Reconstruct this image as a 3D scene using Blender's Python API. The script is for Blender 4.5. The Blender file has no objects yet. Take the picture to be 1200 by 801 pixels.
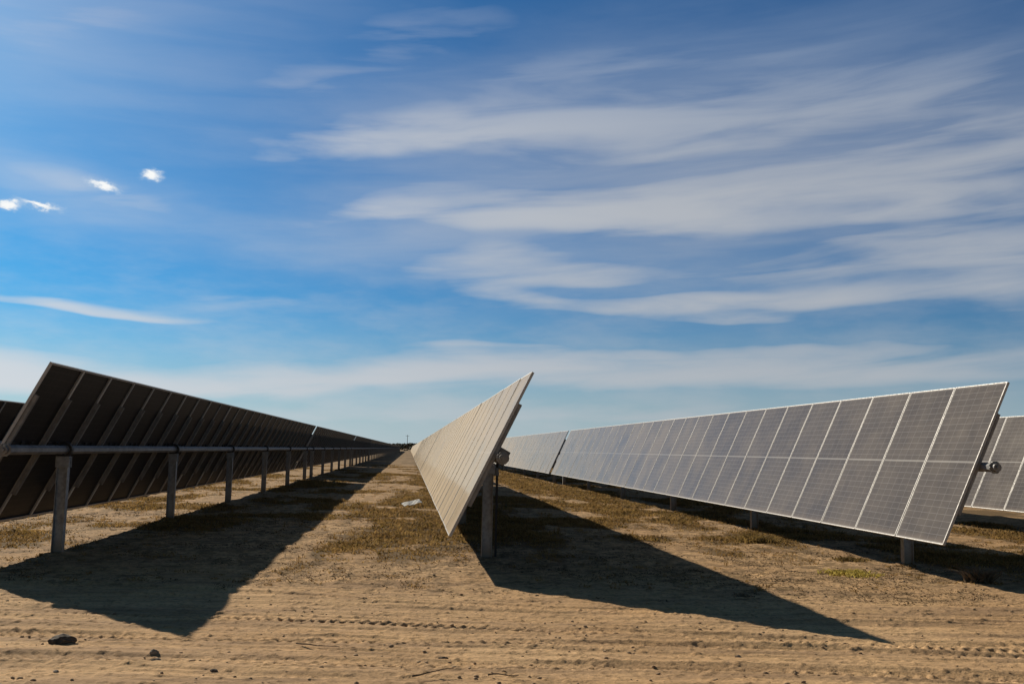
import bpy, math, random
import numpy as np
from mathutils import Vector, Matrix, Euler
random.seed(7); rng = np.random.default_rng(11)
sc = bpy.context.scene
COL = sc.collection
R = math.radians
SUN_AZ, SUN_EL = -33.7, 28.1          # azimuth from +Y towards +X, elevation
CAM_H = 1.639

# ------------------------------------------------------------------ helpers
def tag(o, label=None, cat=None, group=None, kind=None):
    if label: o['label'] = label
    if cat: o['category'] = cat
    if group: o['group'] = group
    if kind: o['kind'] = kind
    return o

def empty(name, loc=(0, 0, 0)):
    o = bpy.data.objects.new(name, None); COL.objects.link(o); o.location = loc
    o.empty_display_size = .3
    return o

class MB:
    """collects vertices and faces for ONE mesh"""
    def __init__(s): s.v = []; s.f = []; s.m = []; s.uv = []
    def add(s, vs, fs, mi=0, uvs=None):
        n = len(s.v); s.v += [tuple(v) for v in vs]
        for k, f in enumerate(fs):
            s.f.append([n + i for i in f]); s.m.append(mi)
            s.uv.append(uvs[k] if uvs else [(0, 0)] * len(f))
        return s
    def box(s, c, d, mi=0, rot=None, bev=0.0):
        cx, cy, cz = c; a, b, h = d[0] / 2, d[1] / 2, d[2] / 2
        if bev > 0:
            e = bev; vs = []; 
            ring = [(-a, -b + e), (-a + e, -b), (a - e, -b), (a, -b + e), (a, b - e), (a - e, b), (-a + e, b), (-a, b - e)]
            vs = [(x, y, -h) for x, y in ring] + [(x, y, h) for x, y in ring]
            fs = [list(range(7, -1, -1)), list(range(8, 16))] + [[i, (i + 1) % 8, 8 + (i + 1) % 8, 8 + i] for i in range(8)]
        else:
            vs = [(x, y, z) for z in (-h, h) for x, y in ((-a, -b), (a, -b), (a, b), (-a, b))]
            fs = [[3, 2, 1, 0], [4, 5, 6, 7], [0, 1, 5, 4], [1, 2, 6, 5], [2, 3, 7, 6], [3, 0, 4, 7]]
        if rot is not None: vs = [rot @ Vector(v) for v in vs]
        return s.add([(v[0] + cx, v[1] + cy, v[2] + cz) for v in vs], fs, mi)
    def tube(s, p, q, r, n=12, mi=0, r2=None, caps=True, ph=0.0):
        p = Vector(p); q = Vector(q); d = (q - p).normalized(); r2 = r if r2 is None else r2
        u = d.orthogonal().normalized()
        if abs(d.y) > .99: u = Vector((1, 0, 0))
        w = d.cross(u)
        vs = []
        for c, rr in ((p, r), (q, r2)):
            for i in range(n):
                t = 2 * math.pi * i / n + ph; vs.append(c + (u * math.cos(t) + w * math.sin(t)) * rr)
        fs = [[i, (i + 1) % n, n + (i + 1) % n, n + i] for i in range(n)]
        if caps: fs += [list(range(n - 1, -1, -1)), list(range(n, 2 * n))]
        return s.add(vs, fs, mi)
    def mesh(s, name, mats):
        me = bpy.data.meshes.new(name); me.from_pydata(s.v, [], s.f)
        for m in mats: me.materials.append(m)
        me.polygons.foreach_set('material_index', s.m)
        uvl = me.uv_layers.new(name='UVMap')
        uvl.data.foreach_set('uv', [c for f in s.uv for p in f for c in p])
        me.update(); return me
    def build(s, name, mats, parent=None, loc=(0, 0, 0), rot=(0, 0, 0)):
        if not isinstance(mats, (list, tuple)): mats = [mats]
        return place(name, s.mesh(name, mats), parent, loc, rot)

def place(name, me, parent=None, loc=(0, 0, 0), rot=(0, 0, 0)):
    o = bpy.data.objects.new(name, me); COL.objects.link(o)
    o.parent = parent; o.location = loc; o.rotation_euler = rot
    return o

def copy_tree(o, parent=None):
    c = o.copy(); COL.objects.link(c); c.parent = parent
    for ch in list(o.children): copy_tree(ch, c)
    return c

def tri_mesh(name, V, F, mat):
    """fast mesh from numpy arrays (triangles)"""
    me = bpy.data.meshes.new(name)
    me.vertices.add(len(V)); me.vertices.foreach_set('co', V.astype(np.float32).ravel())
    k = F.shape[1]
    me.loops.add(F.size); me.loops.foreach_set('vertex_index', F.astype(np.int32).ravel())
    me.polygons.add(len(F)); me.polygons.foreach_set('loop_start', np.arange(0, F.size, k, dtype=np.int32))
    me.polygons.foreach_set('loop_total', np.full(len(F), k, dtype=np.int32))
    me.update(calc_edges=True); me.materials.append(mat)
    return me

# ------------------------------------------------------------------ node helpers
class NT:
    def __init__(s, tree): s.t = tree; tree.nodes.clear()
    def n(s, typ, **kw):
        nd = s.t.nodes.new(typ)
        ins = kw.pop('ins', {})
        for k, v in kw.items(): setattr(nd, k, v)
        for k, v in ins.items(): s.set(nd.inputs[k], v)
        return nd
    def set(s, sock, v):
        if isinstance(v, bpy.types.NodeSocket): s.t.links.new(v, sock)
        else: sock.default_value = v
    def m(s, op, a, b=None, c=None, clamp=False):
        nd = s.t.nodes.new('ShaderNodeMath'); nd.operation = op; nd.use_clamp = clamp
        s.set(nd.inputs[0], a)
        if b is not None: s.set(nd.inputs[1], b)
        if c is not None: s.set(nd.inputs[2], c)
        return nd.outputs[0]
    def mix(s, f, a, b, blend='MIX'):
        nd = s.t.nodes.new('ShaderNodeMix'); nd.data_type = 'RGBA'; nd.blend_type = blend
        s.set(nd.inputs[0], f); s.set(nd.inputs[6], a); s.set(nd.inputs[7], b)
        return nd.outputs[2]
    def noise(s, vec, scale, detail=4, rough=.55, dist=0.0):
        nd = s.n('ShaderNodeTexNoise'); s.set(nd.inputs['Vector'], vec)
        nd.inputs['Scale'].default_value = scale; nd.inputs['Detail'].default_value = detail
        nd.inputs['Roughness'].default_value = rough; nd.inputs['Distortion'].default_value = dist
        return nd.outputs['Fac']
    def map(s, v, a, b, c=0.0, d=1.0, smooth=True):
        nd = s.t.nodes.new('ShaderNodeMapRange'); nd.interpolation_type = 'SMOOTHSTEP' if smooth else 'LINEAR'
        s.set(nd.inputs[0], v)
        for i, x in zip((1, 2, 3, 4), (a, b, c, d)): nd.inputs[i].default_value = x
        return nd.outputs[0]
    def scale(s, vec, xyz, rot=(0, 0, 0)):
        nd = s.n('ShaderNodeMapping'); s.set(nd.inputs['Vector'], vec)
        nd.inputs['Scale'].default_value = xyz; nd.inputs['Rotation'].default_value = rot
        return nd.outputs[0]

def new_mat(name):
    m = bpy.data.materials.new(name); m.use_nodes = True
    nt = NT(m.node_tree)
    out = nt.n('ShaderNodeOutputMaterial'); p = nt.n('ShaderNodeBsdfPrincipled')
    nt.t.links.new(p.outputs[0], out.inputs[0])
    return m, nt, p

def rgb(*c): return (*c, 1.0)

def metal_mat(name, col, rough=.5, metallic=.6, scale=9.0, var=.35, bump=.1, dirt=None):
    m, nt, p = new_mat(name)
    tc = nt.n('ShaderNodeTexCoord').outputs['Object']
    n1 = nt.noise(tc, scale, 5); n2 = nt.noise(tc, scale * 7, 3)
    c = nt.mix(nt.map(n1, .3, .7), rgb(*[x * (1 - var) for x in col]), rgb(*col))
    if dirt is not None:
        z = nt.n('ShaderNodeSeparateXYZ', ins={0: tc}).outputs[2]
        g = nt.m('MULTIPLY', nt.map(nt.m('ADD', z, nt.m('MULTIPLY', n1, -.25)), -.05, .22, 1, 0), .75)
        c = nt.mix(g, c, rgb(*dirt))
    nt.set(p.inputs['Base Color'], c)
    nt.set(p.inputs['Roughness'], nt.map(n2, .2, .8, rough - .1, rough + .12))
    p.inputs['Metallic'].default_value = metallic
    b = nt.n('ShaderNodeBump', ins={'Strength': bump, 'Distance': .004, 'Height': n2})
    nt.set(p.inputs['Normal'], b.outputs[0])
    return m

M = {}
M['galv'] = metal_mat('galvanised_steel', (.36, .385, .41), .6, .2, 14, .4, .15, dirt=(.26, .21, .15))
M['tube'] = metal_mat('torque_tube_steel', (.28, .285, .29), .6, .45, 5, .35)
M['rail'] = metal_mat('rail_steel', (.25, .245, .24), .6, .3, 9, .3)
M['alu'] = metal_mat('anodised_frame', (.40, .395, .385), .5, .15, 3, .12, .02)
M['black'] = metal_mat('black_plastic', (.025, .024, .024), .6, 0, 20, .3)
M['box'] = metal_mat('grey_enclosure', (.2, .2, .195), .55, .1, 12, .25)
M['cap'] = metal_mat('bright_cap', (.22, .22, .22), .5, .4, 12, .25)

# --- solar laminate, front: UV u 0..1 across (6 cells), v 0..1 up (2 x 12 half cells)
def front_mat():
    m, nt, p = new_mat('soiled_solar_glass')
    uv = nt.n('ShaderNodeTexCoord').outputs['UV']
    tco = nt.n('ShaderNodeTexCoord').outputs['Object']
    sx = nt.n('ShaderNodeSeparateXYZ', ins={0: uv}); u, v = sx.outputs[0], sx.outputs[1]
    info = nt.n('ShaderNodeObjectInfo').outputs['Random']
    def line(c, lo, hi, cnt, w):     # 1 near cell borders
        t = nt.m('MULTIPLY', nt.m('DIVIDE', nt.m('SUBTRACT', c, lo), hi - lo), cnt)
        d = nt.m('ABSOLUTE', nt.m('SUBTRACT', nt.m('FRACT', t), .5))
        return nt.m('GREATER_THAN', d, .5 - w)
    edge_u = nt.m('GREATER_THAN', nt.m('ABSOLUTE', nt.m('SUBTRACT', u, .5)), .491)
    edge_v = nt.m('GREATER_THAN', nt.m('ABSOLUTE', nt.m('SUBTRACT', v, .5)), .4955)
    mid = nt.m('LESS_THAN', nt.m('ABSOLUTE', nt.m('SUBTRACT', v, .5)), .0062)
    lu = line(u, .011, .989, 6, .017)
    lv = line(v, .006, .994, 24, .032)
    bus = line(u, .011, .989, 54, .06)
    white = nt.m('MAXIMUM', nt.m('MAXIMUM', edge_u, edge_v), mid)
    off = nt.n('ShaderNodeVectorMath', operation='ADD', ins={0: tco}); 
    comb = nt.n('ShaderNodeCombineXYZ', ins={0: nt.m('MULTIPLY', info, 57.0), 1: nt.m('MULTIPLY', info, 31.0)})
    nt.set(off.inputs[1], comb.outputs[0]); P = off.outputs[0]
    n1 = nt.noise(P, 1.4, 5, .6); n2 = nt.noise(P, 60, 2); n3 = nt.noise(nt.scale(P, (.8, 14, 1)), 1.0, 4)
    cell = nt.mix(nt.map(nt.noise(nt.scale(P, (9, 4.7, 1)), 1.0, 0), .35, .65), rgb(.022, .02, .021), rgb(.034, .03, .029))
    c = nt.mix(nt.m('MULTIPLY', bus, .05), cell, rgb(.42, .42, .42))
    c = nt.mix(nt.m('MULTIPLY', nt.m('MAXIMUM', lu, lv), .24), c, rgb(.62, .61, .6))
    dust = nt.m('ADD', nt.m('MULTIPLY', n1, .02), nt.m('ADD', nt.m('MULTIPLY', n3, .03), nt.m('MULTIPLY', n2, .03)))
    # dust settles on the lower edge of every module
    dust = nt.m('ADD', dust, nt.m('MULTIPLY', nt.map(v, .0, .05, 1, 0), .16))
    dust = nt.m('ADD', dust, nt.m('MULTIPLY', info, .015), clamp=True)
    c = nt.mix(dust, c, rgb(.50, .40, .31))
    c = nt.mix(nt.m('MULTIPLY', white, .55), c, rgb(.42, .41, .39))
    nt.set(p.inputs['Base Color'], c)
    nt.set(p.inputs['Roughness'], nt.map(n1, .3, .7, .07, .11))
    p.inputs['IOR'].default_value = 1.42
    p.inputs['Specular IOR Level'].default_value = .3
    # loose dust film: opacity grows with the length of the path through it
    g = nt.n('ShaderNodeNewGeometry')
    cs = nt.n('ShaderNodeVectorMath', operation='DOT_PRODUCT', ins={0: g.outputs['Incoming'], 1: g.outputs['Normal']}).outputs['Value']
    cs = nt.m('MAXIMUM', nt.m('ABSOLUTE', cs), .04)
    tau = nt.m('ADD', .040, nt.m('ADD', nt.m('MULTIPLY', nt.map(n1, .25, .75), .035), nt.m('MULTIPLY', info, .014)))
    op = nt.m('SUBTRACT', 1.0, nt.m('EXPONENT', nt.m('MULTIPLY', nt.m('DIVIDE', tau, cs), -1.0)))
    df = nt.n('ShaderNodeBsdfDiffuse'); df.inputs['Color'].default_value = rgb(.62, .52, .395)
    mx = nt.n('ShaderNodeMixShader', ins={0: op}); nt.t.links.new(p.outputs[0], mx.inputs[1]); nt.t.links.new(df.outputs[0], mx.inputs[2])
    o = [n for n in nt.t.nodes if n.type == 'OUTPUT_MATERIAL'][0]; nt.t.links.new(mx.outputs[0], o.inputs[0])
    return m
M['front'] = front_mat()

def back_mat():
    m, nt, p = new_mat('dark_backsheet')
    uv = nt.n('ShaderNodeTexCoord').outputs['UV']
    sx = nt.n('ShaderNodeSeparateXYZ', ins={0: uv}); u, v = sx.outputs[0], sx.outputs[1]
    tu = nt.m('ABSOLUTE', nt.m('SUBTRACT', nt.m('FRACT', nt.m('MULTIPLY', u, 6.0)), .5))
    tv = nt.m('ABSOLUTE', nt.m('SUBTRACT', nt.m('FRACT', nt.m('MULTIPLY', v, 24.0)), .5))
    ln = nt.m('MAXIMUM', nt.m('GREATER_THAN', tu, .48), nt.m('GREATER_THAN', tv, .47))
    tco = nt.n('ShaderNodeTexCoord').outputs['Object']
    n1 = nt.noise(tco, 2.5, 5)
    c = nt.mix(n1, rgb(.006, .007, .010), rgb(.014, .015, .018))
    c = nt.mix(nt.m('MULTIPLY', ln, .25), c, rgb(.12, .11, .11))
    nt.set(p.inputs['Base Color'], c); p.inputs['Roughness'].default_value = .5
    p.inputs['Specular IOR Level'].default_value = .25
    return m
M['back'] = back_mat()

# ------------------------------------------------------------------ ground shape
def hash2(i, j, s):
    h = (i.astype(np.int64) * 374761393 + j.astype(np.int64) * 668265263 + s * 1274126177) & 0xffffffff
    h = ((h ^ (h >> 13)) * 1274126177) & 0xffffffff
    return ((h ^ (h >> 16)) & 0xffffff) / float(0xffffff)
def vnoise(x, y, s=0):
    i = np.floor(x); j = np.floor(y); fx = x - i; fy = y - j
    fx = fx * fx * (3 - 2 * fx); fy = fy * fy * (3 - 2 * fy)
    a = hash2(i, j, s); b = hash2(i + 1, j, s); c = hash2(i, j + 1, s); d = hash2(i + 1, j + 1, s)
    return (a + (b - a) * fx) * (1 - fy) + (c + (d - c) * fx) * fy
def fbm(x, y, s=0, o=4):
    t = 0; a = .5; n = 0
    for k in range(o):
        t = t + a * vnoise(x * 2 ** k + 17.3 * k, y * 2 ** k - 9.1 * k, s + k); n += a; a *= .5
    return t / n
def sstep(a, b, x):
    t = np.clip((x - a) / (b - a), 0, 1); return t * t * (3 - 2 * t)

# wheel tracks of the dirt road in front of the rows: (y at x=0, slope, half width, lug period)
TRACKS = [(7.74, -.125, .15, .105), (9.5, -.20, .16, .10), (10.95, -.235, .14, .10), (8.75, -.14, .13, .10)]
POSTS = [(-5.02, 14.95 + 6.696 * k) for k in range(4)] + [(1.197, 14.82 + 6.696 * k) for k in range(3)] + [(7.641, 14.48 + 6.696 * k) for k in range(4)]
def ground_z(x, y):
    x = np.asarray(x, float); y = np.asarray(y, float)
    near = 1 - sstep(60, 160, y)
    z = (fbm(x * .3, y * .3, 3, 3) - .5) * .07 * near
    q = y + .16 * x                                     # distance across the road
    road = 1 - sstep(11.0, 12.6, q + (fbm(x * .5, y * .5, 8, 2) - .5) * 1.6)
    z += road * (fbm(x * .16, q * 2.6, 20, 4) - .5) * .085
    z += road * (fbm(x * .4, q * 9.0, 24, 3) - .5) * .026
    close = 1 - sstep(22, 40, y)
    z += close * (fbm(x * 5, y * 5, 30, 4) - .5) * (.007 + .022 * (1 - road))
    z += close * np.maximum(fbm(x * 19, y * 19, 40, 3) - .60, 0) * .055
    z += (1 - sstep(40, 90, y)) * (1 - road) * np.maximum(fbm(x * 1.6, y * 1.6, 50, 3) - .5, 0) * .10
    for k, (y0, sl, hw, per) in enumerate(TRACKS):
        c = y0 + sl * x + .12 * np.sin(x * .5 + k * 2)
        d = y - c
        prof = np.exp(-(d / hw) ** 4)
        rim = np.exp(-((np.abs(d) - hw * 1.25) / .05) ** 2)
        fade = np.clip(fbm(x * .6, y * 0 + k * 7.3, 60 + k, 2) * 2.4 - .30, 0, 1)
        fade = np.maximum(fade, .85 * sstep(-1.2, .2, x + k * .4) * (1 - sstep(4.0, 5.5, x)) * (k != 3))
        z += fade * (-.012 * prof + .010 * rim)
        xj = x + (fbm(x * 3.1, y * 2, 66 + k, 2) - .5) * .09
        lug = np.sin(2 * math.pi * (xj / per + np.abs(d) / .11)) * .5 + .5
        rag = .5 + fbm(x * 14, y * 14, 70 + k, 2)
        z += fade * prof * -.014 * np.clip(lug * 1.8 - .8, 0, 1) * rag
        # deep lug prints along one shoulder
        dots = np.clip(np.sin(2 * math.pi * xj / per) * 1.6 - .3, 0, 1) * np.exp(-((d + hw * .7) / .05) ** 2)
        z += -.046 * dots * fade * np.clip(rag * 1.7 - .7, 0, 1.6)
    for px, py in POSTS:                                # soil heaped round the piles
        z += .045 * np.exp(-(((x - px) ** 2 + (y - py) ** 2) / .045)) * (.6 + .8 * fbm(x * 9, y * 9, 77, 2))
    return z

def veg(x, y):
    """cover of dry weeds, 0..1"""
    x = np.asarray(x, float); y = np.asarray(y, float)
    patch = fbm(x * .55, y * .30, 80, 4)
    q = y + .16 * x
    v = sstep(.45, .62, patch) * sstep(12.5, 17, q) * .8
    wob = (fbm(x * .5, y * .12, 90, 3) - .5) * 2.2
    # olive strip in front of the lower edge of the middle row
    s1 = sstep(-1.9, -.2, x + wob + (22 - np.minimum(y, 60)) * .05) * (1 - sstep(2.6, 3.2, x)) * sstep(15, 19, y)
    # slanting tongue of weeds that leaves it towards the left
    c = 15.8 + (x + 1.1) * 3.4
    s2 = np.exp(-((y - c) / 1.5) ** 2) * sstep(-1.9, -.9, x) * (1 - sstep(1.0, 1.6, x))
    # brown strip in front of the right row
    s3 = sstep(4.3, 5.2, x + wob * .8) * (1 - sstep(7.0, 7.8, x + wob * .4)) * sstep(19, 24, y)
    s4 = np.exp(-((x - 6.6) / .8) ** 2 - ((y - 18.0) / 2.0) ** 2) * .5
    grain = .50 + .85 * fbm(x * 1.7, y * .9, 95, 3)
    v = np.maximum.reduce([v, s1 * .95 * grain, s2 * 1.15 * grain, s3 * 1.0 * grain, s4 * grain])
    return np.clip(v * sstep(.24, .46, fbm(x * 1.1, y * .6, 99, 3)), 0, 1)

def axis(lo, hi, step, far_lo, far_hi, g):
    a = list(np.arange(lo, hi, step)); s = step; x = a[-1]
    while x < far_hi: s *= g; x += s; a.append(x)
    s = step; x = lo; b = []
    while x > far_lo: s *= g; x -= s; b.append(x)
    return np.array(b[::-1] + a)

def ground_material():
    m, nt, p = new_mat('sandy_soil')
    P = nt.n('ShaderNodeNewGeometry').outputs['Position']
    at = nt.n('ShaderNodeAttribute', attribute_name='cover').outputs['Fac']
    sep = nt.n('ShaderNodeSeparateXYZ', ins={0: P}); X, Y = sep.outputs[0], sep.outputs[1]
    big = nt.noise(P, .35, 4, .6); med = nt.noise(P, 2.2, 5, .65); fine = nt.noise(P, 22, 5, .7)
    lng = nt.noise(nt.scale(P, (.25, 2.4, 1), (0, 0, R(9))), 1.0, 5, .65)
    spk = nt.noise(P, 75, 3, .7)
    sand = nt.mix(nt.map(big, .3, .7), rgb(.60, .375, .19), rgb(.73, .485, .26))
    sand = nt.mix(nt.map(med, .38, .75, 0, .6), sand, rgb(.46, .30, .175))
    sand = nt.mix(nt.m('MULTIPLY', nt.map(lng, .46, .64), .62), sand, rgb(.33, .215, .13))
    sand = nt.mix(nt.m('MULTIPLY', nt.map(fine, .45, .68), .62), sand, rgb(.24, .16, .09))
    lng2 = nt.noise(nt.scale(P, (1.0, 8.0, 1), (0, 0, R(8))), 1.2, 6, .7)
    sand = nt.mix(nt.m('MULTIPLY', nt.map(lng2, .52, .64), .45), sand, rgb(.22, .145, .08))
    sand = nt.mix(nt.m('MULTIPLY', nt.map(spk, .60, .72), .6), sand, rgb(.62, .49, .33))
    # leaf litter and dry weeds between the rows
    lit = nt.noise(nt.scale(P, (1.0, .55, 1)), 3.4, 6, .72)
    litter = nt.mix(nt.map(fine, .3, .7), rgb(.090, .058, .027), rgb(.20, .137, .068))
    back = nt.map(nt.m('ADD', Y, nt.m('MULTIPLY', X, .16)), 11.2, 14.5, 0, 1)
    spots = nt.m('MULTIPLY', nt.map(lit, .46, .60), nt.m('MULTIPLY', back, .72))
    dots = nt.m('MULTIPLY', nt.map(nt.noise(nt.scale(P, (1.0, .8, 1)), 9.0, 5, .75), .52, .60), nt.m('MULTIPLY', back, nt.map(big, .35, .6, .35, .85)))
    spots = nt.m('MAXIMUM', spots, dots)
    dead = nt.noise(nt.scale(P, (.8, 1.0, 1)), 5.0, 6, .78)
    band = nt.m('MULTIPLY', nt.map(nt.m('ADD', Y, nt.m('MULTIPLY', X, .16)), 10.6, 12.0, 0, 1), nt.map(nt.noise(P, .55, 3), .40, .55, .45, 1))
    spots = nt.m('MAXIMUM', spots, nt.m('MULTIPLY', nt.map(dead, .50, .57), nt.m('MULTIPLY', band, .8)))
    cov = nt.m('MAXIMUM', spots, nt.m('MULTIPLY', nt.map(nt.m('ADD', at, nt.m('MULTIPLY', nt.m('SUBTRACT', lit, .5), 1.2)), .04, .42), .92))
    c = nt.mix(cov, sand, litter)
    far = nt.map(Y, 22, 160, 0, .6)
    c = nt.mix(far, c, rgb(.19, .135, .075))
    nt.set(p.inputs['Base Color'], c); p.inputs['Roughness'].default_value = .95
    p.inputs['Specular IOR Level'].default_value = .12
    h = nt.m('ADD', nt.m('MULTIPLY', fine, .6), nt.m('ADD', nt.m('MULTIPLY', spk, .22), nt.m('MULTIPLY', med, .5)))
    b = nt.n('ShaderNodeBump', ins={'Strength': .75, 'Distance': .026, 'Height': h})
    nt.set(p.inputs['Normal'], b.outputs[0])
    return m
M['soil'] = ground_material()

xs = axis(-4.6, 7.6, .021, -2500, 2500, 1.075)
ys = axis(6.7, 13.0, .018, -60, 3500, 1.012)
GX, GY = np.meshgrid(xs, ys)
GZ = ground_z(GX, GY)
V = np.stack([GX.ravel(), GY.ravel(), GZ.ravel()], 1)
ny, nx = GX.shape
idx = np.arange(ny * nx).reshape(ny, nx)
F = np.stack([idx[:-1, :-1].ravel(), idx[:-1, 1:].ravel(), idx[1:, 1:].ravel(), idx[1:, :-1].ravel()], 1)
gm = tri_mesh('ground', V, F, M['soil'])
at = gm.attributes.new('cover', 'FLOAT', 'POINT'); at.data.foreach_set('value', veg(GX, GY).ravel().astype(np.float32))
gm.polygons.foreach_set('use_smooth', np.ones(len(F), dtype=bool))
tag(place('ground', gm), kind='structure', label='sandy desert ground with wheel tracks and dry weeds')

def gz(x, y): return float(ground_z(np.array([x]), np.array([y]))[0])

# ------------------------------------------------------------------ solar tracker
CH = 2.385                      # chord of the panel plane = module length
NM = 28; WP = 1.282             # modules in a section, pitch along the row
SEC = NM * WP + .80             # section pitch
DP = .154                       # panel plane above tube axis
def panel_mesh():
    b = MB(); w = WP - .022; h = CH / 2 - .014
    x0, x1, y0, y1 = -h, h, .014, w - .014
    z1 = DP - .004; z0 = DP - .010
    vs = [(x0, y0, z1), (x1, y0, z1), (x1, y1, z1), (x0, y1, z1), (x0, y0, z0), (x1, y0, z0), (x1, y1, z0), (x0, y1, z0)]
    b.add(vs, [[0, 1, 2, 3]], 0, [[(0, 0), (0, 1), (1, 1), (1, 0)]])
    b.add(vs, [[7, 6, 5, 4]], 1, [[(1, 0), (1, 1), (0, 1), (0, 0)]])
    b.add(vs, [[0, 4, 5, 1], [1, 5, 6, 2], [2, 6, 7, 3], [3, 7, 4, 0]], 1)
    return b.mesh('solar_panel', [M['front'], M['back']])
def frame_mesh():
    b = MB(); w = WP - .022; h = CH / 2; t = .013; d = .036; lip = .026
    zc = DP - d / 2
    for s in (-1, 1):
        b.box((s * (h - t / 2), w / 2, zc), (t, w, d))                      # ends
        b.box((s * (h - t - (lip - t) / 2 ), w / 2, DP - d + .0015), (lip - t, w - 2 * t, .003))
    for y in (t / 2, w - t / 2):
        b.box((0, y, zc), (2 * h - 2 * t, t, d))
        yy = y + (lip / 2 if y < w / 2 else -lip / 2)
        b.box((0, yy, DP - d + .0015), (2 * h - 2 * t - .04, lip - t, .003))
    return b.mesh('panel_frame', [M['alu']])
def junction_mesh():
    b = MB()
    for y in (.32, .64, .96):
        b.box((.02, y - .02, DP - .021), (.07, .11, .022))
    b.tube((.02, .36, DP - .02), (-.02, .88, DP - .05), .004, 5)
    return b.mesh('junction_box', [M['black']])
def rail_mesh():
    """hat-section purlin under a module joint"""
    b = MB(); L = .74; zt = DP - .038; zb = .066
    b.box((0, 0, zt - .002), (2 * L, .10, .004))
    b.box((0, -.028, (zt + zb) / 2 - .002), (2 * L, .004, zt - zb - .004))
    b.box((0, .028, (zt + zb) / 2 - .002), (2 * L, .004, zt - zb - .004))
    b.box((0, 0, zb + .002), (2 * L, .052, .004))
    b.tube((-.01, -.04, .05), (-.01, .04, .05), .012, 6)
    return b.mesh('mounting_rail', [M['rail']])
def post_mesh(h):
    """H-section driven pile with slots near the head; web faces along the row"""
    b = MB(); w = .155; fl = .105; t = .008; top = h - .13; bot = -.3
    zc = (top + bot) / 2; hh = top - bot
    b.box((0, 0, zc), (w - 2 * t, t, hh))
    for s in (-1, 1): b.box((s * (w / 2 - t / 2), 0, zc), (t, fl, hh))
    for z in (top - .06, top - .14):
        for s in (-1, 1): b.tube((s * .045, -.012, z), (s * .045, .012, z), .014, 6)
    return b.mesh('post', [M['galv']])
def bearing_mesh(h):
    b = MB(); n = 16
    ro, ri, y0, y1 = .118, .078, -.035, .035
    vs = []; fs = []
    for y in (y0, y1):
        for r in (ro, ri):
            for i in range(n):
                t = 2 * math.pi * i / n; vs.append((r * math.cos(t), y, h + r * math.sin(t)))
    for i in range(n):
        j = (i + 1) % n
        fs += [[i, j, n + j, n + i], [2 * n + i, 3 * n + i, 3 * n + j, 2 * n + j], [i, 2 * n + i, 2 * n + j, j], [n + i, n + j, 3 * n + j, 3 * n + i]]
    b.add(vs, fs)
    return b.mesh('bearing', [M['black']])
def cradle_mesh(h):
    b = MB()
    for s in (-1, 1):
        b.box((0, s * .058, h - .175), (.19, .008, .16))
        b.tube((-.07, s * .058 - .015, h - .15), (-.07, s * .058 + .015, h - .15), .012, 6)
        b.tube((.07, s * .058 - .015, h - .15), (.07, s * .058 + .015, h - .15), .012, 6)
    b.box((0, 0, h - .108), (.17, .108, .02))
    return b.mesh('post_bracket', [M['galv']])
def tube_mesh(y0, y1, h):
    b = MB(); b.tube((0, y0, h), (0, y1, h), .066, 8, ph=math.pi / 8)
    return b.mesh('torque_tube', [M['tube']])
def cap_mesh(h, y0, mat):
    b = MB()
    b.tube((0, y0 - .012, h), (0, y0 + .0, h), .086, 8, ph=math.pi / 8)
    b.tube((0, y0 - .07, h), (0, y0 - .012, h), .055, 16)
    b.tube((0, y0 - .10, h), (0, y0 - .07, h), .028, 10)
    for k in range(6):
        t = k * math.pi / 3
        b.tube((.073 * math.cos(t), y0 - .024, h + .073 * math.sin(t)), (.073 * math.cos(t), y0 - .0125, h + .073 * math.sin(t)), .011, 6)
    return b.mesh('end_cap', [mat])

me_panel, me_frame, me_jb, me_rail = panel_mesh(), frame_mesh(), junction_mesh(), rail_mesh()
CACHE = {}
def cached(key, fn):
    if key not in CACHE: CACHE[key] = fn()
    return CACHE[key]

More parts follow.
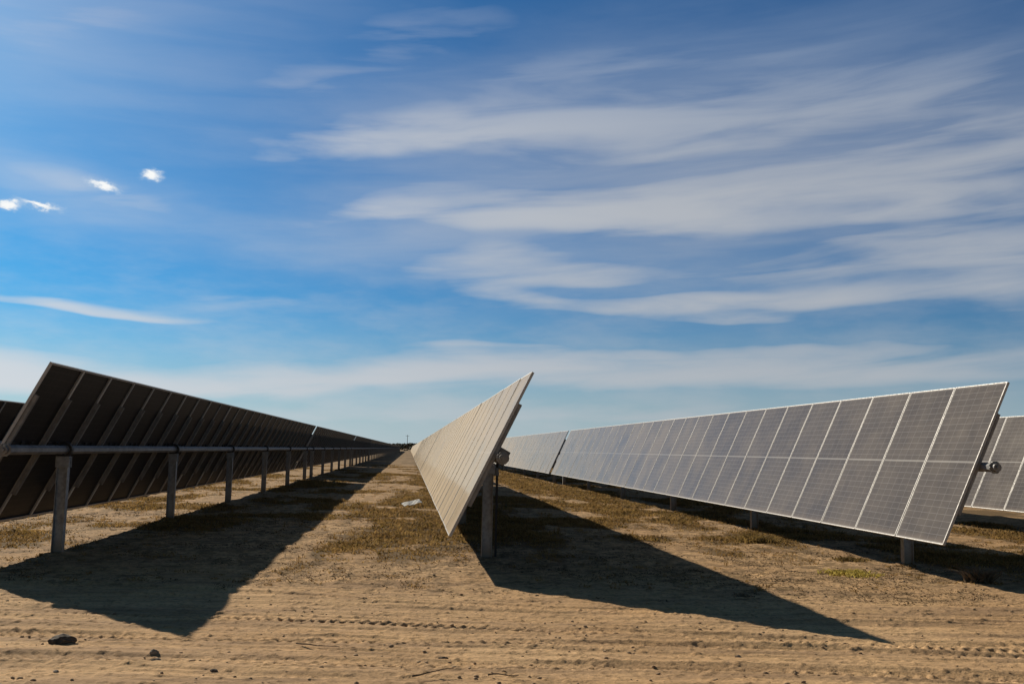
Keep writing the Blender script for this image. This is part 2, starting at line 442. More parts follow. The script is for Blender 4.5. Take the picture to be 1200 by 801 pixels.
def tracker(loc, zt, tilt, post0, detail, end_cap=False, pspc=6.696):
    """detail 2: parts and sub-parts, 1: parts only, 0: one mesh"""
    a = R(tilt); rot = (0, -a, 0); L = NM * WP
    posts = [post0 + k * pspc for k in range(6) if post0 + k * pspc < L - .1]
    name = 'solar_tracker'
    if detail == 0:
        def far_mesh():
            b = MB(); ca, sa = math.cos(a), math.sin(a)
            def tr(x, y, z): return (x * ca - z * sa, y, zt + x * sa + z * ca)
            h = CH / 2; w = WP - .022
            for k in range(NM):
                y = k * WP
                xs_, zs_ = (-h, h), (DP - .036, DP - .004)
                c8 = [tr(x, yy, z) for z in zs_ for x, yy in ((-h, y), (h, y), (h, y + w), (-h, y + w))]
                b.add(c8, [[3, 2, 1, 0]], 1, [[(1, 0), (1, 1), (0, 1), (0, 0)]])
                b.add(c8, [[4, 5, 6, 7]], 0, [[(0, 0), (0, 1), (1, 1), (1, 0)]])
                b.add(c8, [[0, 1, 5, 4], [1, 2, 6, 5], [2, 3, 7, 6], [3, 0, 4, 7]], 2)
            rm = Matrix.Rotation(-a, 3, 'Y')
            for k in range(0, NM + 1):
                c = rm @ Vector((0, 0, .09)); b.box((c.x, min(max(k * WP - .011, .05), L - .05), zt + c.z), (1.48, .09, .05), 3, rm)
            b.tube((0, -.3, zt), (0, L + .5, zt), .066, 6, 3)
            for y in posts: b.box((0, y, (zt - .1) / 2 - .1), (.15, .1, zt - .1 + .2), 4)
            return b.mesh('solar_tracker', [M['front'], M['back'], M['alu'], M['tube'], M['galv']])
        return place(name, cached(('far', zt, tilt, post0), far_mesh), None, loc)
    root = empty(name, loc)
    y0 = -.20 if end_cap else -.40
    place('torque_tube', cached(('tube', zt, y0), lambda: tube_mesh(y0, L + .40, zt)), root)
    if end_cap: place('end_cap', cached(('cap', zt), lambda: cap_mesh(zt, y0, M['cap'] if loc[0] > 5 else M['rail'])), root)
    for y in posts:
        po = place('post', cached(('post', zt), lambda: post_mesh(zt)), root, (0, y, 0))
        if detail == 2:
            place('bearing', cached(('brg', zt), lambda: bearing_mesh(zt)), po)
            place('post_bracket', cached(('brk', zt), lambda: cradle_mesh(zt)), po)
    for k in range(NM + 1):
        y = min(max(k * WP - .011, .045), L - .067)
        place('mounting_rail', me_rail, root, (0, y, zt), rot)
    for k in range(NM):
        jz = rng.normal(0, .0022); 
        pn = place('solar_panel', me_panel, root, (0, k * WP, zt), (jz * .3, -a + jz, 0))
        place('panel_frame', me_frame, pn)
        if detail == 2: place('junction_box', me_jb, pn)
    return root

ROWS = [  # name, x, y of the near end, tube height, tilt, first post, sections, seen side, phrase
    ('left', -5.02, 13.02, 1.514, 63.6, 1.93, 14, 'the left row seen from its dark underside'),
    ('middle', 1.197, 12.74, 1.538, 64.3, 2.08, 14, 'the narrow middle row seen almost edge on'),
    ('right', 7.641, 12.35, 1.549, 65.5, 2.13, 14, 'the right row seen from its gridded front'),
    ('far_left', -11.2, 13.3, 1.55, 63.6, 2.0, 5, 'the outer left row behind the left row'),
    ('outer_left', -17.4, 13.6, 1.55, 63.6, 2.0, 4, 'the outermost left row, seen under nearer rows'),
    ('far_right', 14.0, 12.0, 1.55, 65.5, 2.2, 3, 'the outer right row behind the right row'),
    ('outer_right', 20.4, 11.6, 1.55, 65.5, 2.2, 2, 'the outermost right row, beyond the outer right row'),
]
ORD = ['nearest', 'second', 'third', 'fourth', 'fifth', 'sixth']
for key, x, y, zt, tilt, p0, ns, phrase in ROWS:
    for k in range(ns):
        main = key in ('left', 'middle', 'right')
        det = 2 if (k == 0 or (k == 1 and main)) else (1 if (k == 1 or (k == 2 and main)) else 0)
        if det == 2 and key.startswith('outer'): det = 1
        t = tracker((x, y + k * SEC, 0), zt, tilt, p0, det, end_cap=(k == 0))
        if k < 6:
            lab = '%s section of solar panels in %s' % (ORD[k], phrase)
            grp = 'sections of tilted solar panel rows'
        else:
            lab = 'tiny far solar section near the vanishing end of the %s row' % key
            grp = 'tiny far sections of the %s solar row' % key
        tag(t, lab, 'solar tracker', grp)
        if key == 'middle' and k == 0:       # drive motor and controller on the first post
            b = MB(); b.box((.16, 2.36, (zt - .1) / 2), (.035, .035, zt - .1))
            b.build('cable_conduit', M['black'], t)
            b = MB(); b.box((0, 0, 0), (.25, .04, .18), bev=.01); b.box((0, -.03, 0), (.21, .02, .15))
            cb = b.build('control_box', M['box'], t, (.22, 2.30, zt + .0), (0, R(-62), R(8)))
            b = MB(); b.tube((0, -.1, 0), (0, .16, 0), .035, 14); b.tube((0, -.14, 0), (0, -.1, 0), .022, 12)
            b.box((0, .05, -.06), (.09, .18, .06)); b.build('drive_motor', M['box'], t, (.14, 2.34, zt - .20))

# ------------------------------------------------------------------ vegetation
def leaf_material(name, c1, c2, trans=.45):
    m, nt, p = new_mat(name)
    P = nt.n('ShaderNodeNewGeometry').outputs['Position']
    n1 = nt.noise(P, 1.3, 4); n2 = nt.noise(P, 30, 2)
    c = nt.mix(nt.map(nt.m('ADD', nt.m('MULTIPLY', n1, .6), nt.m('MULTIPLY', n2, .4)), .35, .65), rgb(*c1), rgb(*c2))
    nt.set(p.inputs['Base Color'], c); p.inputs['Roughness'].default_value = .8
    p.inputs['Specular IOR Level'].default_value = .2
    if trans > 0:
        tl = nt.n('ShaderNodeBsdfTranslucent', ins={'Color': c}); mx = nt.n('ShaderNodeMixShader', ins={0: trans})
        nt.t.links.new(p.outputs[0], mx.inputs[1]); nt.t.links.new(tl.outputs[0], mx.inputs[2])
        o = [n for n in nt.t.nodes if n.type == 'OUTPUT_MATERIAL'][0]; nt.t.links.new(mx.outputs[0], o.inputs[0])
    return m
M['grass'] = leaf_material('dry_grass', (.20, .12, .042), (.46, .30, .12))
M['olive'] = leaf_material('olive_weed', (.15, .10, .03), (.32, .215, .075))
M['yellow'] = leaf_material('yellow_weed', (.42, .33, .07), (.55, .45, .13))
M['grey_weed'] = leaf_material('grey_weed', (.16, .13, .09), (.28, .22, .15))

def blades(px, py, hgt, nb, spread, seed, wid=.0045, lean=1.5):
    """numpy blades: each is a 2-segment tapered strip (3 triangles)"""
    r = np.random.default_rng(seed); n = len(px) * nb
    cx = np.repeat(px, nb); cy = np.repeat(py, nb); hh = np.repeat(hgt, nb) * r.uniform(.45, 1.15, n)
    bx = cx + r.normal(0, 1, n) * np.repeat(spread, nb) * .5; by = cy + r.normal(0, 1, n) * np.repeat(spread, nb) * .5
    bz = ground_z(bx, by) - .004
    th = r.uniform(0, 2 * math.pi, n); ln = r.uniform(.15, 1.0, n) * lean * hh * 1.5
    dx, dy = np.cos(th), np.sin(th)
    ph = r.uniform(0, 2 * math.pi, n); w = wid * r.uniform(.6, 1.6, n) * (1 + np.sqrt(bx ** 2 + by ** 2) / 16)
    wx, wy = np.cos(ph) * w, np.sin(ph) * w
    m_ = np.stack([bx + dx * ln * .35, by + dy * ln * .35, bz + hh * .65], 1)
    t_ = np.stack([bx + dx * ln, by + dy * ln, bz + hh * r.uniform(.75, 1.0, n)], 1)
    W = np.stack([wx, wy, 0 * wx], 1); B = np.stack([bx, by, bz], 1)
    VV = np.stack([B - W, B + W, m_ + W * .7, m_ - W * .7, t_], 1).reshape(-1, 3)
    k = np.arange(n)[:, None] * 5
    FF = np.concatenate([k + np.array([[0, 1, 2]]), k + np.array([[0, 2, 3]]), k + np.array([[3, 2, 4]])])
    return VV, FF

def scatter(n, x0, x1, y0, y1, seed, thr=.25, power=1.0):
    r = np.random.default_rng(seed)
    x = r.uniform(x0, x1, n); y = y0 * (y1 / y0) ** r.uniform(0, 1, n) if power else r.uniform(y0, y1, n)
    v = veg(x, y); keep = r.uniform(0, 1, n) < np.clip((v - thr) / (1 - thr), 0, 1) ** 1.0
    return x[keep], y[keep], v[keep]

# dense mats of dry grass
x, y, v = scatter(90000, -14, 15, 12.5, 95, 5, .12)
hg = (.02 + .055 * v) * np.random.default_rng(6).uniform(.5, 1.3, len(x))
Vb, Fb = blades(x, y, hg, 9, .14 + .1 * v, 7)
tag(place('dry_grass', tri_mesh('dry_grass', Vb, Fb, M['grass'])), 'low dry brown grass in patches between the solar rows', 'grass', kind='stuff')
x, y, v = scatter(22000, -14, 15, 12.5, 80, 15, .30)
hg = (.02 + .06 * v) * np.random.default_rng(16).uniform(.5, 1.3, len(x))
Vb, Fb = blades(x, y, hg, 9, .16 + 0 * v, 17, .008)
tag(place('weed_mat', tri_mesh('weed_mat', Vb, Fb, M['olive'])), 'dark olive weeds matted low on the sand between the rows', 'weeds', kind='stuff')
# sparse tufts everywhere behind the road
r_ = np.random.default_rng(21); n = 5200
x = r_.uniform(-14, 15, n); y = 11.6 * (60 / 11.6) ** r_.uniform(0, 1, n)
k = (fbm(x * .8, y * .8, 111, 3) > .47) & (y + .16 * x > 11.5); x, y = x[k], y[k]
Vb, Fb = blades(x, y, r_.uniform(.012, .05, len(x)), 12, r_.uniform(.05, .16, len(x)), 23, .004)
tag(place('withered_tufts', tri_mesh('withered_tufts', Vb, Fb, M['grass'])), 'small withered tufts scattered thinly over the sandy soil', 'grass', kind='stuff')

r_ = np.random.default_rng(61); n = 2600
x = r_.uniform(-13, 14, n); y = 14 * (60 / 14) ** r_.uniform(0, 1, n); v = veg(x, y)
k = r_.uniform(0, 1, n) < np.clip(v, .06, .5); x, y = x[k], y[k]
Vb, Fb = blades(x, y, r_.uniform(.06, .17, len(x)), 9, r_.uniform(.03, .09, len(x)), 63, .0022, .5)
tag(place('dry_stalks', tri_mesh('dry_stalks', Vb, Fb, M['grass'])), 'thin dry stalks standing among the low weeds', 'dry stalks', kind='stuff')
M['litter'] = leaf_material('dead_stems', (.07, .045, .022), (.17, .115, .055), .2)
r_ = np.random.default_rng(25); n = 16000
x = r_.uniform(-9, 11, n); y = 10.6 * (24 / 10.6) ** r_.uniform(0, 1, n)
k = (r_.uniform(0, 1, n) < sstep(.46, .60, fbm(x * 1.3, y * 1.3, 113, 4))) & (y + .16 * x > 10.7 + 1.6 * fbm(x * .6, y * .6, 117, 3)); x, y = x[k], y[k]
Vb, Fb = blades(x, y, r_.uniform(.006, .022, len(x)), 7, r_.uniform(.04, .14, len(x)), 27, .004, 3.5)
tag(place('dead_stems', tri_mesh('dead_stems', Vb, Fb, M['litter'])), 'dark dead stems littering the sand in front of the rows', 'plant litter', kind='stuff')

def weed(name, x, y, rad, hgt, nb, mat, label, seed, cat='weed', group=None):
    Vb, Fb = blades(np.zeros(8) + x + np.random.default_rng(seed).normal(0, rad * .16, 8), np.zeros(8) + y + np.random.default_rng(seed + 1).normal(0, rad * .16, 8),
                    np.full(8, hgt), nb, np.full(8, rad), seed, .006)
    Vb = Vb - np.array([x, y, 0])
    return tag(place(name, tri_mesh(name, Vb, Fb, mat), None, (x, y, 0)), label, cat, group)
weed('yellow_weed', 6.26, 13.5, .30, .07, 60, M['yellow'], 'low yellow weed on bare sand in front of the right row', 31)
weed('weed_clump', 6.62, 18.2, .32, .16, 70, M['olive'], 'dark brown weed clump on sand before the right row', 33)
weed('grey_weed', 7.75, 12.75, .14, .22, 34, M['grey_weed'], 'spindly grey weed at the edge of the right row shadow', 35)
weed('dry_weed', 3.95, 11.35, .10, .045, 9, M['grey_weed'], 'small grey weed on the right edge of the middle row shadow', 37)
weed('weed_clump', 7.05, 15.2, .20, .06, 50, M['olive'], 'flat olive weed patch below the nearest right panels', 39)

# clods and pebbles (uncountable litter of the road)
def rock_pts(seed, n=1, sub=1):
    pass
def rocks(px, py, sz, seed):
    r = np.random.default_rng(seed); n = len(px)
    phi = (1 + 5 ** .5) / 2
    ico = np.array([(-1, phi, 0), (1, phi, 0), (-1, -phi, 0), (1, -phi, 0), (0, -1, phi), (0, 1, phi), (0, -1, -phi), (0, 1, -phi), (phi, 0, -1), (phi, 0, 1), (-phi, 0, -1), (-phi, 0, 1)])
    ico = ico / np.linalg.norm(ico[0])
    fc = np.array([(0, 11, 5), (0, 5, 1), (0, 1, 7), (0, 7, 10), (0, 10, 11), (1, 5, 9), (5, 11, 4), (11, 10, 2), (10, 7, 6), (7, 1, 8), (3, 9, 4), (3, 4, 2), (3, 2, 6), (3, 6, 8), (3, 8, 9), (4, 9, 5), (2, 4, 11), (6, 2, 10), (8, 6, 7), (9, 8, 1)])
    VV = ico[None] * r.uniform(.65, 1.25, (n, 12, 1)) * sz[:, None, None] * np.stack([r.uniform(.8, 1.5, n), r.uniform(.7, 1.2, n), r.uniform(.4, .8, n)], 1)[:, None]
    VV = VV + np.stack([px, py, ground_z(px, py) + sz * .2], 1)[:, None]
    FF = fc[None] + (np.arange(n) * 12)[:, None, None]
    return VV.reshape(-1, 3), FF.reshape(-1, 3)
def stone_material(name, c1, c2):
    m, nt, p = new_mat(name)
    P = nt.n('ShaderNodeTexCoord').outputs['Object']
    n1 = nt.noise(P, 14, 6, .65)
    nt.set(p.inputs['Base Color'], nt.mix(nt.map(n1, .3, .7), rgb(*c1), rgb(*c2))); p.inputs['Roughness'].default_value = .9
    b = nt.n('ShaderNodeBump', ins={'Strength': .6, 'Distance': .01, 'Height': n1}); nt.set(p.inputs['Normal'], b.outputs[0])
    return m
M['clod'] = stone_material('soil_clod', (.30, .20, .115), (.46, .33, .20))
M['darkrock'] = stone_material('dark_rock', (.035, .03, .026), (.15, .115, .08))
M['greyrock'] = stone_material('grey_stone', (.16, .13, .10), (.34, .29, .23))
M['wood'] = stone_material('dry_wood', (.06, .045, .03), (.16, .115, .075))
M['white'] = stone_material('white_sheet', (.85, .85, .82), (.92, .92, .90))
r_ = np.random.default_rng(41); n = 14000
x = r_.uniform(-8, 11, n); y = 6.6 * (26 / 6.6) ** r_.uniform(0, 1, n); s = .003 + .017 * r_.uniform(0, 1, n) ** 4
k = r_.uniform(0, 1, n) < sstep(.4, .7, fbm(x * .7, (y + .16 * x) * 1.8, 120, 3)); x, y, s = x[k], y[k], s[k]
Vb, Fb = rocks(x, y, s, 42)
tag(place('pebbles', tri_mesh('pebbles', Vb, Fb, M['clod'])), 'sandy clods and pebbles strewn over the dirt track', 'pebbles', kind='stuff')

def boulder(name, x, y, size, mat, label, seed, rz=0):
    import bmesh
    bm = bmesh.new(); bmesh.ops.create_icosphere(bm, subdivisions=4, radius=1)
    rr = random.Random(seed); off = Vector((rr.uniform(0, 50), rr.uniform(0, 50), rr.uniform(0, 50)))
    from mathutils import noise
    for v in bm.verts:
        p = v.co.copy(); d = 1 + .35 * noise.noise(p * 1.1 + off) + .16 * noise.noise(p * 3 + off) + .06 * noise.noise(p * 8 + off)
        v.co = Vector((p.x * d * size[0], p.y * d * size[1], max(p.z, -.35) * d * size[2]))
    me = bpy.data.meshes.new(name); bm.to_mesh(me); bm.free(); me.materials.append(mat)
    return tag(place(name, me, None, (x, y, gz(x, y) + size[2] * .15), (0, 0, rz)), label, 'rock', 'loose stones on the dirt track')
boulder('rock', -2.80, 8.62, (.105, .085, .06), M['darkrock'], 'largest dark rock on the dirt track at lower left', 1)
boulder('rock', -1.93, 8.05, (.032, .026, .024), M['greyrock'], 'small pale grey rock right of the largest dark rock', 2)
boulder('rock', -1.86, 7.84, (.05, .03, .018), M['darkrock'], 'flat dark stone just in front of the small pale rock', 3)
boulder('rock', .32, 7.98, (.035, .022, .015), M['darkrock'], 'small dark stone on the track below the middle row', 4)
boulder('rock', -1.35, 7.42, (.028, .02, .014), M['darkrock'], 'dark stone near the bottom edge, left of centre', 5)
boulder('rock', -2.42, 7.35, (.02, .018, .012), M['greyrock'], 'tiny pale stone at the bottom left of the track', 6)
boulder('rock', 2.75, 8.02, (.028, .022, .02), M['greyrock'], 'small pale stone on the track right of centre', 7)

def stick(x, y, L, rz, label, seed):
    rr = random.Random(seed); b = MB(); p = Vector((-L / 2, 0, .008)); n = 6; r = .007
    for i in range(n):
        q = p + Vector((L / n, rr.uniform(-.02, .02), rr.uniform(-.006, .010)))
        b.tube(p, q, r, 6, r2=r * .85); 
        if i in (2, 3): b.tube(q, q + Vector((.06, .05 * rr.choice((-1, 1)), .02)), r * .5, 5, r2=r * .2)
        p = q; r *= .85
    o = b.build('stick', M['wood'], None, (x, y, gz(x, y) + .01), (0, 0, rz)); tag(o, label, 'stick', 'dry sticks on the dirt track')
stick(-.70, 8.38, .42, R(-28), 'longest dry stick, lying on the track in front of the left row shadow', 3)
stick(.22, 7.16, .30, R(4), 'short dark stick near the bottom edge in the middle', 5)
stick(.72, 7.14, .22, R(-8), 'thin dark twig right of the short dark stick', 8)

b = MB()   # crumpled white sheet lying among the weeds
N = 7; vs = []; fs = []
for j in range(N):
    for i in range(N):
        vs.append((.40 * (i / (N - 1) - .5) * 1.3, .34 * (j / (N - 1) - .5), .05 + .02 * math.sin(i * 1.7 + j) * math.cos(j * 1.3) + .02 * (j / (N - 1))))
for j in range(N - 1):
    for i in range(N - 1): fs.append([j * N + i, j * N + i + 1, (j + 1) * N + i + 1, (j + 1) * N + i])
b.add(vs, fs)
tag(b.build('white_scrap', M['white'], None, (.12, 27.6, gz(.12, 27.6) + .07), (R(9), R(-12), R(15))), 'white scrap lying on the weeds left of the middle row', 'scrap')

# ------------------------------------------------------------------ horizon: distant scrub and a utility pole
M['tree'] = leaf_material('distant_foliage', (.030, .034, .020), (.075, .070, .040), 0)
r_ = np.random.default_rng(51); n = 15000
x = r_.uniform(-900, 900, n); y = 760 + r_.uniform(-60, 60, n) + .05 * x
H = 1.5 + 3.5 * np.clip(fbm(x * .02, y * 0, 130, 4) * 1.6 - .3, 0, 1)
z = r_.uniform(0, 1, n) ** .8 * H; rad = r_.uniform(.5, 1.4, n)
Vb, Fb = rocks(x, y, rad, 52); Vb = Vb.reshape(n, 12, 3); Vb[:, :, 2] = (Vb[:, :, 2] - Vb[:, :, 2].mean(1)[:, None]) * 1.4 + z[:, None]
tag(place('distant_scrub', tri_mesh('distant_scrub', Vb.reshape(-1, 3), Fb, M['tree'])), 'dark line of scrub and trees on the horizon', 'trees', kind='stuff')
pole = empty('utility_pole', (-1.6, 690, 0)); tag(pole, 'thin utility pole on the horizon where the rows vanish', 'utility pole')
b = MB(); b.tube((0, 0, 0), (0, 0, 11), .22, 8, r2=.15); b.build('pole', M['wood'], pole)
b = MB(); b.box((0, 0, 10.2), (2.6, .16, .16)); b.build('crossarm', M['wood'], pole)
for sx in (-1.1, 0, 1.1):
    b = MB(); b.tube((sx, 0, 10.28), (sx, 0, 10.55), .07, 6); b.build('insulator', M['box'], pole)

# ------------------------------------------------------------------ camera
cam = bpy.data.cameras.new('camera'); co = bpy.data.objects.new('camera', cam); COL.objects.link(co)
cam.sensor_width = 36; cam.sensor_fit = 'HORIZONTAL'; cam.lens = 1141.255 / 1200 * 36; cam.clip_end = 9000; cam.clip_start = .05
pi_, ro, ya = R(6.348), R(1.195), R(5.846)
Fw = Vector((math.sin(ya) * math.cos(pi_), math.cos(ya) * math.cos(pi_), math.sin(pi_)))
Rt = Vector((math.cos(ya), -math.sin(ya), 0)); Up = Rt.cross(Fw)
R2 = Rt * math.cos(ro) + Up * math.sin(ro); U2 = Up * math.cos(ro) - Rt * math.sin(ro)
mt = Matrix((R2, U2, -Fw)).transposed().to_4x4(); mt.translation = Vector((0, 0, CAM_H)); co.matrix_world = mt
sc.camera = co

# ------------------------------------------------------------------ sun and sky
sd = bpy.data.lights.new('sun', 'SUN'); so = bpy.data.objects.new('sun', sd); COL.objects.link(so)
sd.energy = 5.0; sd.angle = R(.5); sd.color = (1.0, .885, .71)
S = Vector((math.sin(R(SUN_AZ)) * math.cos(R(SUN_EL)), math.cos(R(SUN_AZ)) * math.cos(R(SUN_EL)), math.sin(R(SUN_EL))))
so.rotation_euler = S.to_track_quat('Z', 'Y').to_euler(); so.location = S * 50

w = bpy.data.worlds.new('World'); sc.world = w; w.use_nodes = True
nt = NT(w.node_tree)
out = nt.n('ShaderNodeOutputWorld'); bg = nt.n('ShaderNodeBackground'); nt.t.links.new(bg.outputs[0], out.inputs[0])
sky = nt.n('ShaderNodeTexSky', sky_type='NISHITA'); sky.sun_disc = False
sky.sun_elevation = R(SUN_EL); sky.sun_rotation = R(SUN_AZ); sky.altitude = 300; sky.air_density = 1.0; sky.dust_density = .5; sky.ozone_density = 2.0
G = nt.n('ShaderNodeTexCoord').outputs['Generated']
nrm = nt.n('ShaderNodeVectorMath', operation='NORMALIZE', ins={0: G}).outputs[0]
sp = nt.n('ShaderNodeSeparateXYZ', ins={0: nrm}); dx, dy, dz = sp.outputs
D = 180 / math.pi
az = nt.m('MULTIPLY', nt.m('ARCTAN2', dx, dy), D)
el = nt.m('MULTIPLY', nt.m('ARCSINE', dz), D)
# warped coordinates so that no streak keeps a clean outline
av = nt.n('ShaderNodeCombineXYZ', ins={0: nt.m('MULTIPLY', az, .045), 1: nt.m('MULTIPLY', el, .16)}).outputs[0]
w1 = nt.m('SUBTRACT', nt.noise(av, 1.4, 2.5, .5), .5)
av2 = nt.n('ShaderNodeVectorMath', operation='ADD', ins={0: av, 1: (7.3, 2.1, 4.4)}).outputs[0]
w2 = nt.m('SUBTRACT', nt.noise(av2, 1.3, 3, .5), .5)
azw = nt.m('ADD', az, nt.m('MULTIPLY', w1, 10.0)); elw = nt.m('ADD', el, nt.m('MULTIPLY', w2, 3.0))
STREAKS = [(4.6, 18.0, 11.0, 1.15, 5.6, 1.45), (17.3, 13.6, 13.8, 1.1, -.2, 1.35), (19, 11.9, 9, .35, 3, -.5), (16, 16.0, 12, .5, 5, -.35), (13, 9.5, 6, .4, 2, -.35), (24, 6.6, 10, .5, 1, -.5), (10.5, 6.4, 6, .7, 0, -.6), (7.7, 13.3, 6.6, .79, .6, .3), (8.3, 10.5, 7.6, .9, 2.6, .55),
 (27.6, 10.8, 9.6, 1.3, 1.0, .5), (17.8, 8.5, 11.5, .7, 1.2, 1.15), (33.0, 8.7, 3.6, 1.78, -8.1, .5), (17.3, 7.4, 5.8, .44, -.3, .5),
 (18.3, 17.6, 13.7, 1.0, 6.2, .35), (25.5, 19.8, 13.8, 1.6, 5.6, .2), (-3.4, 13.3, 6.0, .88, 11.1, .45), (-1.0, 23.1, 7.5, 2.3, 17.6, .30),
 (-9.0, 19.6, 6.7, 1.0, 9.0, .14), (-20.7, 21.5, 8.4, 2.28, 10.7, .25), (-18.9, 6.9, 6.3, .32, -.6, .9), (-9.1, 8.3, 9.5, .97, 6.3, .22),
 (-17.2, 13.2, 6.5, 1.3, -9.3, .27), (15.9, 4.6, 27.3, 1.2, 1.3, .8), (-22.5, 3.2, 6.6, .9, -5.0, 1.3), (-4.1, 3.9, 13.8, .6, 4.9, .95), (8, 2.2, 30, .8, 0, .4),
 (33.7, 15.9, 8.8, 1.73, -4.8, .25), (23.1, 16.4, 19.7, 5.11, -3.8, .22), (4.3, 9.1, 3.6, .6, -3.7, .5), (3.7, 11.3, 4.6, .7, 7.5, .35),
 (11.7, 21.8, 12.4, 1.29, 4.9, .22), (5.9, 6.0, 4.5, .25, 1.1, .35)]
def blob(A, E, a0, e0, la, le, rot, crisp=False):
    c, s = math.cos(R(rot)), math.sin(R(rot))
    da = nt.m('SUBTRACT', A, a0); de = nt.m('SUBTRACT', E, e0)
    u = nt.m('MULTIPLY_ADD', da, c / la, nt.m('MULTIPLY', de, s / la))
    v = nt.m('MULTIPLY_ADD', da, -s / le, nt.m('MULTIPLY', de, c / le))
    v = nt.m('MAXIMUM', v, nt.m('MULTIPLY', v, -1.9 if crisp else -1.0))
    q = nt.m('ADD', nt.m('MULTIPLY', u, u), nt.m('MULTIPLY', v, v))
    return nt.m('EXPONENT', nt.m('MULTIPLY', q, -1.0))
tot = None
for a0, e0, la, le, rot, amp in STREAKS:
    t = nt.m('MULTIPLY', blob(azw, elw, a0, e0, la * .9, le * 1.25, rot, True), amp * 2.0)
    tot = t if tot is None else nt.m('ADD', tot, t)
# fine streakiness along the wind
sv = nt.n('ShaderNodeCombineXYZ', ins={0: nt.m('MULTIPLY', az, .05), 1: nt.m('MULTIPLY', nt.m('MULTIPLY_ADD', az, -.06, el), .42)}).outputs[0]
st = nt.noise(sv, 1.5, 5, .52, .5)
st2 = nt.noise(av, 3.0, 5, .6)
mod = nt.m('ADD', nt.map(st, .30, .70, .50, 1.35), nt.m('MULTIPLY', nt.m('SUBTRACT', st2, .5), .5))
dens = nt.m('MAXIMUM', nt.m('SUBTRACT', nt.m('MULTIPLY', tot, mod), .36), 0.0)
# cirrus overhead and behind, on a high flat layer
den = nt.m('MAXIMUM', dz, .03)
pl = nt.n('ShaderNodeCombineXYZ', ins={0: nt.m('DIVIDE', dx, den), 1: nt.m('DIVIDE', dy, den)}).outputs[0]
ci = nt.map(nt.noise(nt.scale(pl, (.45, 1.5, 1), (0, 0, R(20))), 1.0, 6, .6, .4), .5, .8, 0, .3)
outside = nt.map(el, 24, 34, 0, 1)
dens = nt.m('ADD', dens, nt.m('MULTIPLY', ci, outside))
veil2 = nt.m('ADD', nt.m('MULTIPLY', blob(azw, elw, 24, 18, 20, 6.5, 4), .42), nt.m('MULTIPLY', blob(azw, elw, -20, 24, 13, 5, 8), .45))
veil2 = nt.m('ADD', veil2, nt.m('MULTIPLY', blob(azw, elw, 20, 10, 22, 4.5, 2), .12))
veil2 = nt.m('ADD', veil2, nt.m('MULTIPLY', blob(azw, elw, 10, 21, 17, 2.2, 7), .32))
veil2 = nt.m('ADD', veil2, nt.m('MULTIPLY', blob(azw, elw, -2, 12.6, 8, 1.6, 4), .30))
veil2 = nt.m('ADD', veil2, nt.m('MULTIPLY', blob(azw, elw, -19, 13.2, 7, 1.5, -8), .28))
veil2 = nt.m('ADD', veil2, nt.m('MULTIPLY', blob(azw, elw, 17, 15.8, 20, 3.0, 3), .22))
veil2 = nt.m('MULTIPLY', veil2, nt.map(st, .25, .7, .55, 1.2))
dens = nt.m('ADD', dens, veil2)
veil = nt.m('MULTIPLY', nt.map(st2, .35, .75), nt.m('MULTIPLY', nt.map(el, 2, 16, .30, .06), 1.0))
dens = nt.m('ADD', dens, veil)
haze = nt.map(el, -1.5, 9.0, .95, 0)
dens = nt.m('MULTIPLY', nt.m('SUBTRACT', 1.0, nt.m('EXPONENT', nt.m('MULTIPLY', dens, -1.35))), .92)
SKYK = .052
base = nt.mix(1.0, sky.outputs[0], rgb(.235, .73, 1.17), 'MULTIPLY')
base = nt.mix(nt.map(az, 15, -22, 0, 1), base, nt.mix(1.0, base, rgb(.78, 1.08, 1.16), 'MULTIPLY'))
over = nt.map(el, 26, 50, 0, 1)      # unseen overhead sky, dimmed and made less blue for darker, neutral shadows
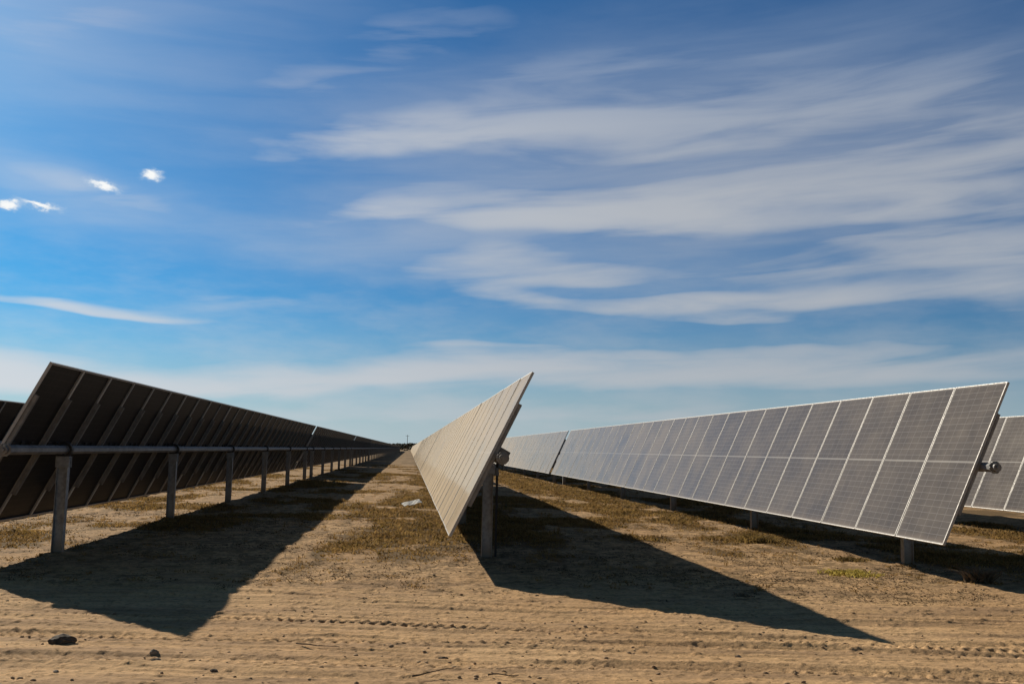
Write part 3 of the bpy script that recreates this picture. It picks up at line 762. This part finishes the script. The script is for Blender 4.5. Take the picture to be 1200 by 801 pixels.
base = nt.mix(over, base, nt.mix(1.0, base, rgb(.75, .47, .26), 'MULTIPLY'))
base = nt.mix(nt.map(dy, .25, -.3, 0, 1), base, nt.mix(1.0, base, rgb(.75, .58, .45), 'MULTIPLY'))   # unseen sky behind the camera, dimmed as well to deepen the shadows
base = nt.mix(1.0, base, rgb(SKYK, SKYK, SKYK), 'MULTIPLY')
left = nt.map(az, -35, 25, 1, 0)
cloud = nt.mix(left, rgb(.46, .48, .51), rgb(.68, .71, .75))
cloud = nt.mix(nt.map(el, 15, 25), cloud, nt.mix(left, rgb(.24, .32, .46), rgb(.38, .46, .64)))
hz = nt.mix(left, rgb(.40, .47, .51), rgb(.54, .64, .68))
c = nt.mix(haze, base, hz)
c = nt.mix(dens, c, cloud)
pw1 = nt.m('MULTIPLY', nt.m('SUBTRACT', nt.noise(nt.scale(av, (16, 8, 1)), 1.6, 5, .6), .5), 1.6)
pw2 = nt.m('MULTIPLY', nt.m('SUBTRACT', nt.noise(nt.scale(av2, (16, 8, 1)), 1.6, 5, .6), .5), 1.1)
azp = nt.m('ADD', az, pw1); elp = nt.m('ADD', el, pw2); pf = None
for a0, e0, la, le, rot in [(-22.1, 12.15, .58, .23, 0), (-20.6, 12.4, .9, .19, -6), (-17.5, 13.8, .72, .23, -12), (-15.1, 14.65, .50, .26, 0)]:
    t = blob(azp, elp, a0, e0, la, le, rot); pf = t if pf is None else nt.m('ADD', pf, t)
c = nt.mix(nt.map(pf, .02, .5, 0, .45), c, rgb(.55, .66, .78))
c = nt.mix(nt.map(pf, .25, 1.0), c, rgb(.95, .96, .95))
gl = nt.m('MULTIPLY', blob(az, el, SUN_AZ, SUN_EL, 13, 11, 0), .25)      # bright aureole round the sun
c = nt.mix(gl, c, rgb(.75, .80, .95))
c = nt.mix(nt.map(el, -.6, .0, 1, 0), c, rgb(.25, .22, .17))
nt.set(bg.inputs[0], c); bg.inputs[1].default_value = 1.0

sc.view_settings.view_transform = 'Standard'; sc.view_settings.look = 'None'; sc.view_settings.exposure = 0; sc.view_settings.gamma = 1
